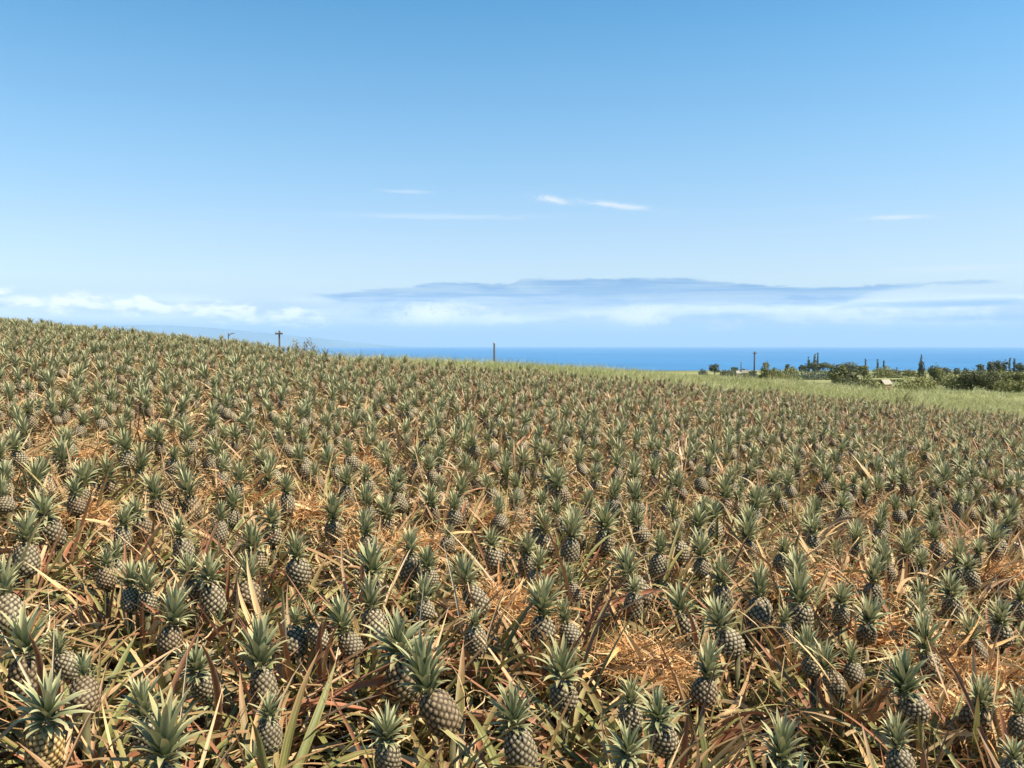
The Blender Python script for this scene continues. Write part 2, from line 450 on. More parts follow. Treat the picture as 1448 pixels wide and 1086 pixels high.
drys = [gmesh('dry_foliage', [dry_geo(20 if k < 9 else 17, 8, 120 + k, [0, .25, .5][k % 3], tone=T_NEAR if k < 6 else T_ORANGE if k < 9 else T_RED, Wm=1 if k < 9 else 1.01)], [M_dry]) for k in range(13)]
sv_, sf_ = tube([(0, 0, -.03), (0, 0, .5), (0, 0, 1.0)], [.016, .013, .012], 8)
stalk_me = mesh('stalk', sv_, sf_, [M_stalk])
slip_me = [gmesh('slip', [crown_geo(16, 5, 77 + k, .11, .3 * k, 1.1)], [M_crown]) for k in range(2)]

# crowns read off the photograph: column, row where crown meets fruit, crown height, sideways lean of the fruit, fruit colour (0 grey 1 brown 2 golden)
SEEN = [(68,1028,88,-12,2),(232,1080,110,0,0),(204,1016,66,5,0),(118,958,30,24,1),(84,925,26,30,0),(280,956,58,8,0),(368,946,86,10,0),(547,1052,62,2,0),(605,981,94,30,1),
 (380,1018,40,0,0),(728,1032,72,14,0),(795,966,76,6,0),(893,1000,48,-5,0),(933,1027,64,18,0),(887,1077,64,0,0),(1000,960,62,-14,1),(1105,1083,78,0,0),(1170,950,50,30,0),
 (1145,930,50,10,0),(1282,986,74,34,0),(1270,1060,58,8,0),(1385,1003,55,4,1),(1440,1012,45,0,1),(1435,1078,36,0,0),(35,930,82,0,1),(245,886,66,-8,1),(487,896,60,28,0),
 (442,882,34,24,0),(418,886,30,0,0),(525,862,54,14,0),(600,850,44,8,0),(660,830,54,36,0),(672,888,26,0,0),(768,872,62,0,0),(800,882,40,22,0),(897,840,30,-4,0),(965,870,54,18,0),
 (1020,892,58,34,0),(1075,845,52,-6,0),(1132,856,64,6,0),(1190,856,38,2,0),(1228,886,54,0,1),(1310,925,66,22,0),(1300,880,42,0,0),(1375,906,45,20,0),(1415,886,44,18,0),(1345,846,44,16,0),
 (1205,938,34,0,0),(1110,882,30,0,0),(65,736,54,14,0),(8,842,60,18,0),(165,792,34,0,0),(150,802,24,4,1),(185,830,44,0,0),(207,838,50,0,0),(270,822,50,0,0),(297,826,52,10,0),(352,823,46,0,1),
 (420,791,44,2,0),(385,744,46,2,0),(518,757,42,14,0),(580,785,42,0,0),(605,806,38,12,0),(697,776,36,14,0),(633,760,24,0,0),(745,786,38,0,0),(760,806,36,-20,0),(770,756,34,8,0),(815,752,32,10,0),
 (855,752,48,2,0),(805,826,38,28,0),(933,784,38,-8,0),(958,766,32,10,0),(992,790,48,-4,0),(1020,828,50,6,0),(1058,765,44,10,0),(1108,786,34,0,0),(1150,758,34,0,0),(1183,786,30,0,0),
 (1212,770,36,8,0),(1247,790,36,0,0),(1282,785,40,0,1),(1302,802,30,0,0),(1235,826,46,2,0),(1302,852,40,0,0),(1322,766,34,12,0),(1383,786,28,0,0),(1370,808,30,22,0),(1442,852,34,0,0),
 (8,682,36,0,0),(4,704,34,30,0),(50,686,42,0,0),(90,656,44,16,1),(152,681,48,12,1),(130,682,44,0,1),(200,666,44,0,0),(178,640,38,14,0),(225,628,34,8,1),(222,708,46,8,1),(268,702,46,18,1),
 (255,762,40,12,0),(312,737,32,0,0),(385,666,30,24,0),(372,660,28,0,1),(468,662,38,36,0),(470,737,46,0,0),(333,624,30,4,1),(545,652,34,30,0),(590,656,30,0,0),(620,656,30,10,0),(660,667,30,30,0),
 (610,717,36,4,1),(643,722,32,0,0),(780,686,38,0,0),(820,656,30,20,0),(872,661,30,0,0),(900,711,38,24,0),(868,706,32,0,0),(812,746,36,0,0),(765,746,36,0,0),(728,717,30,10,0),(740,662,34,0,0),
 (925,672,30,0,0),(960,691,30,30,0),(1025,706,40,0,0),(1010,736,34,0,0),(1060,742,32,0,0),(1010,657,34,14,0),(35,620,34,0,0),(260,612,30,14,1),(300,606,26,0,0),(430,628,30,10,0),(520,630,30,0,0)]
HC = .46                                    # usual height of the crown base above the soil
plants = []                                 # dict per plant
for px, py, ch, lean, fc in SEEN:
    h = HC + random.uniform(-.03, .03)
    x, y = at_height(px, py, h)
    dpx, dpy = project(x, y, gz(x, y) + h)
    s = min(1.4, max(.5, ch * y / F / .20))
    plants.append(dict(x=x, y=y, h=h, s=s, lean=lean, fc=fc, seen=True))
cell = {}
def y_end(x, y):
    u = x / max(y, 1.)
    return float(np.interp(u, [-.33, -.26, -.195, -.1, 0, .15], [36, 25.6, 23.2, 24.6, 25.8, 27.4]))
def near(x, y, d):
    i, k = int(x // .5), int(y // .5)
    for a in (-1, 0, 1):
        for b in (-1, 0, 1):
            for p in cell.get((i + a, k + b), ()):
                if (p['x'] - x) ** 2 + (p['y'] - y) ** 2 < (d * (1.0 if not p.get('seen') else .95)) ** 2: return True
    return False
def put(p): cell.setdefault((int(p['x'] // .5), int(p['y'] // .5)), []).append(p)
for p in plants: put(p)
YEND = 27.4
tries = R.random((120000, 3))
for a, b, c in tries:
    y = 1.9 + (YEND + 6 - 1.9) * math.sqrt(a); x = (b * 2 - 1) * (.70 * y + .6)
    lim = min(y_end(x, y), YEND + 6) + .5 * math.sin(x * 1.7)
    if y > lim: continue
    d = .40 if y < 6 else .345
    if near(x, y, d): continue
    rw = project(x, y, gz(x, y) + HC)
    if 985 < rw[1] < 1190 and -20 < rw[0] < 1468: continue
    right_far = max(0., min(1., (y - 9) / 8)) * max(0., min(1., (x / y + .25) / .4))
    lr = random.gauss(10, 17)
    p = dict(x=x, y=y, h=HC + random.gauss(0, .04), s=random.uniform(.72, 1.12) * (1 - .22 * right_far), lean=lr, fc=random.choice([0, 0, 0, 1]), rf=right_far)
    plants.append(p); put(p)
for p in plants:
    p['z'] = gz(p['x'], p['y'])
    p['pp'] = project(p['x'], p['y'], p['z'] + p['h'])
    p['rz'] = random.uniform(0, 2 * PI); p['ld'] = random.gauss(0, 14)
    p['cv'] = random.choice([0, 0, 1, 1, 2, 3, 4, 4, 5, 5, 6, 7, 8]) if p['s'] > .62 else random.choice([2, 2, 3, 7])
    p['fv'] = random.randrange(4)
inframe = [p for p in plants if -25 < p['pp'][0] < 1473 and p['pp'][1] < 1105]
inframe.sort(key=lambda p: p['y'])
named = inframe[:300]; nset = set(id(p) for p in named)
rest = [p for p in plants if id(p) not in nset]

# ------------------------------------------------------------------ straw heaps: things lying on the plants
HEAPS = [(1368, 985, 120, 70, 'large tangle of orange dry straw sprawling at the far right below the last fruits'),
 (1432, 930, 70, 46, 'orange straw tangle cut off by the right edge of the field view'),
 (905, 905, 84, 44, 'brown straw nest between the two low crowns right of centre near the front'),
 (715, 832, 78, 36, 'fine orange straw pad just right of the big tilted fruit at centre'),
 (545, 752, 112, 44, 'broad orange straw mound left of centre with crowns rising through it'),
 (682, 716, 80, 26, 'smooth thatched straw slab lying at mid field centre'),
 (322, 684, 80, 42, 'pale orange straw heap with small fruits in it, left part of field'),
 (505, 642, 46, 40, 'upright orange straw clump well back in the field, left of centre'),
 (1180, 802, 130, 40, 'long orange straw bed stretching between crowns at the right'),
 (1265, 716, 46, 36, 'wispy cone of fine straw among crowns at the right mid field'),
 (108, 632, 64, 24, 'low orange straw mat well back near the left edge'),
 (98, 702, 46, 28, 'small orange straw bundle between two dark fruits at the left'),
 (1348, 766, 66, 30, 'rounded orange straw cushion behind a crown near the right side'),
 (1408, 792, 60, 32, 'ragged straw pile at the right edge halfway up the field'),
 (440, 706, 64, 32, 'thin straw drift between upright crowns left of centre'),
 (1262, 872, 64, 30, 'matted straw beside a brown fruit at right near the front'),
 (1185, 676, 44, 18, 'little straw patch far back at the right'),
 (215, 610, 54, 20, 'little straw patch far back at the left'),
 (1325, 905, 60, 44, 'straw tangle between two upright fruits at the right')]
heaps = []
def heap_mesh(a, b, c, n, r):
    L_ = [(r.normal(0, .2), r.normal(0, .2), .7, .9)] + [(r.normal(0, .62), r.normal(0, .55), r.uniform(.25, .6), r.uniform(.4, .9)) for _ in range(8)]
    def top(x, y):                                                 # height of the matted surface, in units of c
        z = np.full_like(x, -.6)
        for cx, cy, q, h in L_: z = np.maximum(z, h * (1 - ((x - cx) ** 2 + (y - cy) ** 2) / q ** 2))
        return z + .12 * np.sin(x * 9 + y * 4) * np.cos(y * 8 - x * 3)
    x, y = r.uniform(-1.5, 1.5, 4 * n), r.uniform(-1.5, 1.5, 4 * n); z = top(x, y)
    k = (z > -.25) & (r.random(4 * n) < np.clip(.35 + z, 0, 1)); x, y, z = x[k][:n], y[k][:n], z[k][:n]; n = len(x)
    base = np.stack([a * x, b * y, c * z * r.uniform(.75, 1.02, n)], -1)
    az = r.uniform(0, 2 * PI, n) + np.where(r.random(n) < .35, 0, 0)
    L = r.uniform(.06, .26, n); W = r.uniform(.0025, .0065, n)
    G = Geo()
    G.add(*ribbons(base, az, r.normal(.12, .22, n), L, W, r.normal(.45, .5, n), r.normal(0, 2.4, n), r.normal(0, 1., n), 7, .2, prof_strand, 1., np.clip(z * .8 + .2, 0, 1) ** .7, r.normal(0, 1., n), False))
    m = max(6, n // 90)                                            # whole dead leaves caught in it
    q = r.integers(0, n, m)
    G.add(*ribbons(base[q] + [0, 0, .01], r.uniform(0, 6.28, m), r.normal(.25, .3, m), r.uniform(.18, .45, m), r.uniform(.012, .026, m), r.normal(.6, .5, m), r.normal(0, .8, m), r.normal(0, .8, m), 7, .4, prof_long, 1., .9, r.normal(0, 1, m)))
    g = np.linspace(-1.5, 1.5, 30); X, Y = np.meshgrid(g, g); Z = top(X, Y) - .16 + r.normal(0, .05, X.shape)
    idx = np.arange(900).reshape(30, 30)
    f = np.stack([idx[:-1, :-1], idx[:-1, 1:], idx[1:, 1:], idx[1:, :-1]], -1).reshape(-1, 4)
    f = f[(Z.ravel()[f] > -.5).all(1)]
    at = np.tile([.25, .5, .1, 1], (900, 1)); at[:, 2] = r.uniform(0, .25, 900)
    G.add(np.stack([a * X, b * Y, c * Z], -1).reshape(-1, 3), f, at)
    return G.build('straw_heap', [M_straw])
for k, (px, py, w, h, lab) in enumerate(HEAPS):
    r = np.random.default_rng(300 + k)
    x, y = at_height(px, py, .42)
    a = w * y / F / 2.1; dep = max(.16, a * .7)
    c = max(.06, h * y / F * .36)
    n = int(min(4200, 3400 * (a * dep) / .05 + 400))
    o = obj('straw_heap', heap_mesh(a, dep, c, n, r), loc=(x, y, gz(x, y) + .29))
    tag(o, lab, 'straw heap', 'heaps of dry straw on the pineapple field')
    heaps.append(dict(a=a, x=x, y=y, px=px, py=py, w=w))

# ------------------------------------------------------------------ the 300 nearest plants
def lean_matrix(p):
    ax = math.radians(p['lean']); ay = math.radians(p['ld'])
    # fruit bottom goes to screen right for positive lean, i.e. its top leans left
    d = Vector((-math.tan(ax), math.tan(ay), 1)).normalized()
    return d
def build_plant(p, k):
    d = lean_matrix(p); fs = min(1.1, .70 + .3 * p['s']) * random.uniform(.76, 1.12)
    fm = fruits[p['fv'], p['fc']]; FH = FP[p['fv']][0] * fs
    top = Vector((p['x'], p['y'], p['z'] + p['h']))
    bot = top - d * FH * .97
    gx_, gy_ = bot.x, bot.y + .0
    root = empty('pineapple_plant', (gx_, gy_, gz(gx_, gy_)))
    rel = bot - root.location
    hh = max(.05, rel.z + .02)
    st = obj('stalk', stalk_me, root); st.scale = (1, 1, hh)
    ro = obj('leaf_rosette', rosettes[k % 4 if p['y'] < 5.2 else 4 + k % 4], root); ro.rotation_euler = (0, 0, p['rz']); s = random.uniform(.85, 1.08); ro.scale = (s, s, s * random.uniform(.76, 1.0))
    dm = random.choice(drys[:6]) if p['pp'][0] < 1000 or random.random() < .5 else random.choice(drys[6:])
    if p['y'] < 5.2: dm = random.choice(drys[9:])
    dr = obj('dry_foliage', dm, root); dr.rotation_euler = (0, 0, p['rz'] * 1.7); s = random.uniform(.85, 1.15); dr.scale = (s, s, s * random.uniform(.74, 1.05))
    q = Vector((0, 0, 1)).rotation_difference(d).to_matrix().to_4x4()
    fr = obj('fruit', fm, root)
    fmat = Matrix.Translation(rel) @ q @ Matrix.Rotation(p['rz'], 4, 'Z') @ Matrix.Diagonal((fs * random.uniform(.93, 1.07), fs * random.uniform(.93, 1.07), fs, 1))
    fr.matrix_basis = fmat
    cr = obj('crown', crowns[p['cv']], fr)
    # crown: stands more upright than the fruit
    cd = (d + Vector((random.gauss(0, .1), random.gauss(0, .1), 1.6))).normalized()
    qc = Vector((0, 0, 1)).rotation_difference(cd).to_matrix().to_4x4()
    cs = p['s'] * .20 / CP[p['cv']][1]
    cr.matrix_basis = fmat.inverted() @ Matrix.Translation(rel + d * FH * .97) @ qc @ Matrix.Rotation(random.uniform(0, 6), 4, 'Z') @ Matrix.Diagonal((cs, cs, cs, 1))
    if random.random() < .22:
        sl = obj('slip', slip_me[k % 2], root); a = random.uniform(0, 6.28)
        sl.location = rel + Vector((.05 * math.cos(a), .05 * math.sin(a), -.02)); sl.rotation_euler = (random.gauss(0, .3), random.gauss(0, .3), a)
        p['slip'] = True
    p['root'] = root
for k, p in enumerate(named): build_plant(p, k)

# labels: look first, then the findable thing it stands by
ORD = ['nearest', 'second', 'third', 'fourth', 'fifth', 'sixth', 'seventh', 'eighth', 'ninth', 'tenth', 'eleventh', 'twelfth', 'thirteenth', 'fourteenth', 'fifteenth', 'sixteenth', 'seventeenth', 'eighteenth', 'nineteenth', 'twentieth', 'twenty-first', 'twenty-second', 'twenty-third', 'twenty-fourth', 'twenty-fifth', 'twenty-sixth', 'twenty-seventh', 'twenty-eighth', 'twenty-ninth', 'thirtieth']
HN = ['the sprawling right straw tangle', 'the right edge straw tangle', 'the brown straw nest', 'the fine straw pad', 'the broad straw mound', 'the smooth thatch slab', 'the pale left straw heap',
      'the upright straw clump', 'the long straw bed', 'the wispy straw cone', 'the low left straw mat', 'the small left straw bundle', 'the round straw cushion', 'the ragged straw pile', 'the thin straw drift',
      'the matted front straw', 'the far right straw patch', 'the far left straw patch', 'the narrow right straw tangle']
def where(p):
    best = None
    for k, hp in enumerate(heaps):
        dx, dy = p['pp'][0] - hp['px'], (p['pp'][1] - hp['py']) * 1.6
        q = math.hypot(dx, dy)
        if best is None or q < best[0]: best = (q, k, dx, dy)
    q, k, dx, dy = best
    if abs(dx) >= abs(dy): side = 'right of' if dx > 0 else 'left of'
    else: side = 'in front of' if dy > 0 else 'behind'
    return k, side, q
by = {}
for p in named: k, s, q = where(p); by.setdefault((k, s), []).append((q, p))
used = set()
for (k, s), L in by.items():
    L.sort(key=lambda t: t[0])
    for i, (q, p) in enumerate(L):
        lean = 'leaning' if abs(p['lean']) > 20 else 'tilted' if abs(p['lean']) > 10 else 'upright'
        lab = f"{lean} {FRUIT_KIND[p['fc']]} pineapple with {CROWN_KIND[p['cv']]} crown, {ORD[min(i, 29)]} {s} {HN[k]}"
        ws = lab.replace('-', ' ').split()
        if len(ws) > 16: lab = lab.replace(' pineapple with ', ' fruit with ').replace(f'{lean} ', '', 1)
        assert len(lab.split()) <= 16, lab
        assert lab not in used; used.add(lab)
        tag(p['root'], lab, 'pineapple plant', 'pineapple plants nearest the camera')

# ------------------------------------------------------------------ the rest of the field as one mass
def field_mass(ps):
    LC = [crown_geo(26, 3, 500 + k, .22, y, s) for k, (y, s) in enumerate([(0, .75), (0, .95), (.1, .62), (.6, .95), (.2, 1.12)])]
    LF = [fruit_geo(26, 15, 520 + k, .14, .054, 70, .006) for k in range(3)]
    LR = [rosette_geo(12, 4, 540 + k, False) for k in range(5)]
    LD = [dry_geo(15, 4, 560 + k, [0, .2, .4][k % 3], False, T_ORANGE if k % 2 else T_NEAR, .8) for k in range(8)]
    LP = [dry_geo(20, 4, 580 + k, .62, False, T_PINK) for k in range(6)]
    G = Geo()
    def place(g, m, M, off, tone_shift=0.):
        v, f, a = g
        v2 = v @ M.T + off
        if tone_shift is not None:
            a = a.copy(); a[:, 2] = (a[:, 2] + random.random()) % 1
        G.add(v2, f, a, m)
    def rotz(t, s): c, q = math.cos(t) * s, math.sin(t) * s; return np.array([[c, -q, 0], [q, c, 0], [0, 0, s]])
    for p in ps:
        d = lean_matrix(p); rf = p.get('rf', 0)
        top = np.array([p['x'], p['y'], p['z'] + p['h']])
        q = np.array(Vector((0, 0, 1)).rotation_difference(d).to_matrix())
        FH = .14
        bot = top - np.array(d) * FH * .97
        gr = np.array([bot[0], bot[1], gz(bot[0], bot[1])])
        Rz = rotz(p['rz'], 1)
        place(random.choice(LF), 3 + (p['fc'] == 1), q @ Rz, bot)
        cd = (d + Vector((random.gauss(0, .1), random.gauss(0, .1), 1.6))).normalized()
        qc = np.array(Vector((0, 0, 1)).rotation_difference(cd).to_matrix())
        cs = p['s'] * random.uniform(1., 1.25)
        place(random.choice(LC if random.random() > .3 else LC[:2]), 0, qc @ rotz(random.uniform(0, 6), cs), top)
        place(random.choice(LR), 1, rotz(random.uniform(0, 6), random.uniform(.8, 1.1)), gr)
        if random.random() < .15 + .75 * rf: place(random.choice(LP), 2, rotz(random.uniform(0, 6), random.uniform(.8, 1.15)), gr + [0, 0, .05])
        else: place(random.choice(LD), 2, rotz(random.uniform(0, 6), random.uniform(.85, 1.2)), gr + [0, 0, .04])
    return G.build('pineapple_field', [M_crown, M_green, M_dry, M_fruit[0], M_fruit[1]])
fo = obj('pineapple_field', field_mass(rest))
tag(fo, 'dense mass of pineapple plants covering the slope up to the crest', 'pineapple field', kind='stuff')

# dead leaves lying between the plants
def litter():
    def pts(n, y0, y1):
        y = np.sqrt(R.random(n) * (y1 ** 2 - y0 ** 2) + y0 ** 2); x = (R.random(n) * 2 - 1) * (.68 * y + .5)
        return x, y
    G = Geo()
    for n, y0, y1, seg, wk in ((11000, 1.8, 9, 5, 1), (26000, 1.8, 9.5, 6, .32), (20000, 9, 28, 3, 1.1), (22000, 9, 28, 4, .55), (3500, 26, 33, 3, 1.2)):
        x, y = pts(n, y0, y1)
        if y0 == 26: k = x < -3; x, y = x[k], y[k]; n = len(x)
        if wk == .32: k = (y > 5.2) | (R.random(n) < .35); x, y = x[k], y[k]; n = len(x)
        z = ground_z(x, y) + R.uniform(.0, .40 if wk < 1 else .32, n) ** 1.2
        tn = R.choice([0, .2, .42, .6, .8, .8, 1.], n) + R.normal(0, .05, n)
        patch = np.sin(x * 2.1 + 1.3 * np.sin(y * 1.1)) * np.sin(y * 1.7 + x * .6)
        tn = np.where(patch > .12, R.uniform(.55, .85, n), tn)
        for hp in heaps:
            q = ((x - hp['x']) / (hp['a'] * 2.2)) ** 2 + ((y - hp['y']) / (hp['a'] * 1.8)) ** 2
            tn = np.where(q < R.uniform(.3, 1.3, n), R.uniform(.68, .86, n), tn); z = z + .12 * (q < 1)
        az = R.uniform(0, 2 * PI, n)
        v = ribbons(np.stack([x, y, z], -1), az, R.normal(.25, .35, n), R.uniform(.10, .36, n), R.uniform(.008, .028, n) * wk, R.normal(.5, .8 if wk >= 1 else 1.4, n), R.normal(0, 1.2 if wk >= 1 else 2., n), R.normal(0, .8, n), seg, .4, prof_long, 1., np.clip(tn, 0, 1), R.normal(0, 1., n), False)
        green = (R.random(n) < np.where(y < 6, .72, .3)) & ~((tn > .6) & (tn < .87))
        fm = np.repeat(green, seg)
        G.add(v[0], v[1][~fm], v[2], 0)
        # same vertices, other faces in the green material
        G.q.append(v[1][fm] + G.n - len(v[0])); G.mq.append(np.full(int(fm.sum()), 1))
    return G.build('leaf_litter', [M_dry, M_green])
lo = obj('leaf_litter', litter())
tag(lo, 'tan and green dead leaves strewn between the pineapple plants', 'leaf litter', kind='stuff')

# ------------------------------------------------------------------ tall grass beyond the field
def grass_mat():
    def f(t, tone, tt, rnd, oi):
        c = t.ramp(tone, [(0, (.21, .225, .075)), (.5, (.33, .335, .135)), (1, (.44, .43, .21))])
        return t.mix(t.m('MULTIPLY', t.m('MULTIPLY', rnd, tt), .55), c, (.40, .37, .20))
    return leafy('tall grass', f, .6, .25, .25)
def grass():
    G = Geo()
    for n, y0, y1 in ((66000, 22.5, 50), (60000, 50, 150)):
        y = np.sqrt(R.random(n) * (y1 ** 2 - y0 ** 2) + y0 ** 2); u = R.random(n)
        u = -.32 + u * 1.04 if y0 < 50 else -.05 + u * .80
        x = u * y
        ye = np.interp(x / y, [-.33, -.26, -.195, -.1, 0, .15], [60, 27, 23.2, 24.6, 25.8, 27.4])
        k = (y > ye - .3 + .5 * np.sin(x * .9))
        x, y = x[k], y[k]; n = len(x)
        far = np.clip(y / 45, .8, 2.6)
        nz = np.sin(x * .55 + 2 * np.sin(y * .13)) + np.sin(y * .35 + x * .3) + .8 * np.sin(x * 1.7 - y * .9)
        tone = np.clip(.5 + .14 * nz + R.normal(0, .12, n), 0, 1)
        L = R.uniform(.25, .55, n) * (1 + .15 * nz) * (.6 + .5 * sstep(0, 3, y - ye[k]))
        az = R.normal(.2, 1.1, n) + np.where(R.random(n) < .3, PI, 0)
        v = ribbons(np.stack([x, y, ground_z(x, y) - .02], -1), az, R.uniform(.9, 1.5, n), L, .016 * far * R.uniform(.7, 1.4, n), R.uniform(.3, 1.9, n), R.normal(0, .5, n), R.normal(0, .6, n), 4, 0, prof_grass, 1.4, tone, 0., False)
        G.add(*v)
    return G.build('tall_grass', [grass_mat()])
go = obj('tall_grass', grass())
tag(go, 'pale yellow green tall grass beyond the pineapple field', 'grass', kind='stuff')

# ------------------------------------------------------------------ trees
def leaf_cloud(lobes, n, size, r, jag=.25):
    """n leaf clumps (bent quads) through the outer volume of the lobes [(cx,cy,cz,rx,ry,rz)]"""
    lob = np.array(lobes, float); vol = (lob[:, 3] * lob[:, 4] + lob[:, 4] * lob[:, 5] + lob[:, 3] * lob[:, 5])
    k = r.choice(len(lob), n, p=vol / vol.sum()); c = lob[k]
    d = r.normal(0, 1, (n, 3)); d /= np.linalg.norm(d, axis=1)[:, None]
    rad = (r.random(n) ** .45)[:, None] * (1 + jag * np.sin(d[:, :1] * 7 + k[:, None]) * np.cos(d[:, 2:] * 6 + 2 * k[:, None]))
    p = c[:, :3] + d * c[:, 3:] * rad
    nrm = d + r.normal(0, .7, (n, 3)) + [0, 0, .4]; nrm /= np.linalg.norm(nrm, axis=1)[:, None]
    a = np.cross(nrm, r.normal(0, 1, (n, 3))); a /= np.linalg.norm(a, axis=1)[:, None]; b = np.cross(nrm, a)
    s = (size * r.uniform(.6, 1.4, n))[:, None]
    v = np.stack([p - a * s, p - b * s * .6 + nrm * s * .2, p + a * s, p + b * s * .6 + nrm * s * .2], 1)
    at = np.tile([.5, .5, .5, 1], (n, 4, 1)).astype(float); at[:, :, 2] = r.random((n, 1))
    return v.reshape(-1, 3), np.arange(n * 4).reshape(-1, 4), at.reshape(-1, 4)

def tree(kind, px, top, w, dist, mat, label, seed, name='tree', base=None, group='trees beyond the pineapple field'):
    r = np.random.default_rng(seed)
    x, y, zt = at_dist(px, top, dist); zb = gz(x, y)
    H = max(1., zt - zb); Wd = w * dist / F
    root = empty(name, (x, y, zb)); tag(root, label, 'bush' if name == 'bush' else 'tree', group)
    px_m = dist / F * 1.41                                         # metres per rendered pixel
    size = max(.16, px_m * .75)
    lobes = []
    if kind == 'round':
        cb = .28 * H
        lobes = [(0, 0, .62 * H, Wd * .40, Wd * .40, H * .34)]
        for k in range(9):
            a = k * 2.4 + r.uniform(0, .6); q = r.uniform(.18, .36) * Wd; zz = r.uniform(.38, .86) * H
            s = r.uniform(.16, .27) * Wd
            lobes.append((q * math.cos(a), q * math.sin(a), zz, s, s, min(s, H - zz) * r.uniform(.7, 1)))
    elif kind == 'bush':
        cb = .05 * H
        for k in range(14):
            a = k * 2.4; q = math.sqrt((k + .5) / 14) * Wd * .40; dome = math.sqrt(max(.05, 1 - (2 * q / Wd) ** 2))
            s = r.uniform(.13, .2) * Wd; sz = min(s, H * dome * .5); zz = H * dome * r.uniform(.88, 1.04) - sz
            lobes.append((q * math.cos(a), q * math.sin(a), zz, s, s, sz))
            lobes.append((q * math.cos(a) * 1.05, q * math.sin(a) * 1.05, zz * .4, s, s, zz * .5))
    elif kind == 'cone':
        cb = .1 * H
        for k in range(16):
            q = k / 15; zz = H * (.12 + .85 * q); s = Wd * .5 * (1 - q) ** .8 + .06 * Wd
            for m_ in range(3 if q < .8 else 1):
                a = k * 2 + m_ * 2.1 + r.uniform(0, .5); o_ = s * .5 if q < .8 else 0
                lobes.append((o_ * math.cos(a), o_ * math.sin(a), zz, s * .62, s * .62, H * .045))
    else:                                                          # column: cook pine, tiers of short branches
        cb = .05 * H; nt = 13
        for k in range(nt):
            q = k / (nt - 1); zz = H * (.08 + .9 * q); s = Wd * .5 * (1 - .6 * q) * r.uniform(.75, 1.2)
            lobes.append((r.normal(0, .05) * Wd, r.normal(0, .05) * Wd, zz, s, s, H * .036))
    area = Wd * H
    n = int(np.clip(area / size ** 2 * 2.6, 220, 3200))
    G = Geo(); G.add(*leaf_cloud(lobes, n, size, r)); obj('crown', G.build('crown', [M_tree[mat]], False), root)
    G = Geo(); tr = max(.06, .022 * H)
    tt_ = H * (.8 if kind != 'bush' else .5)
    G.add(*tube([(0, 0, -.3), (.03 * H, 0, tt_ * .4), (0, .02 * H, tt_)], [tr * 1.3, tr, tr * .35], 7))
    if kind in ('round', 'bush'):
        for lb in lobes[1:7]:
            G.add(*tube([(0, 0, tt_ * .3), (lb[0] * .5, lb[1] * .5, (tt_ * .3 + lb[2]) / 2 + .02 * H), lb[:3]], [tr * .6, tr * .4, tr * .15], 5))
    obj('trunk', G.build('trunk', [M_bark]), root)
    return root
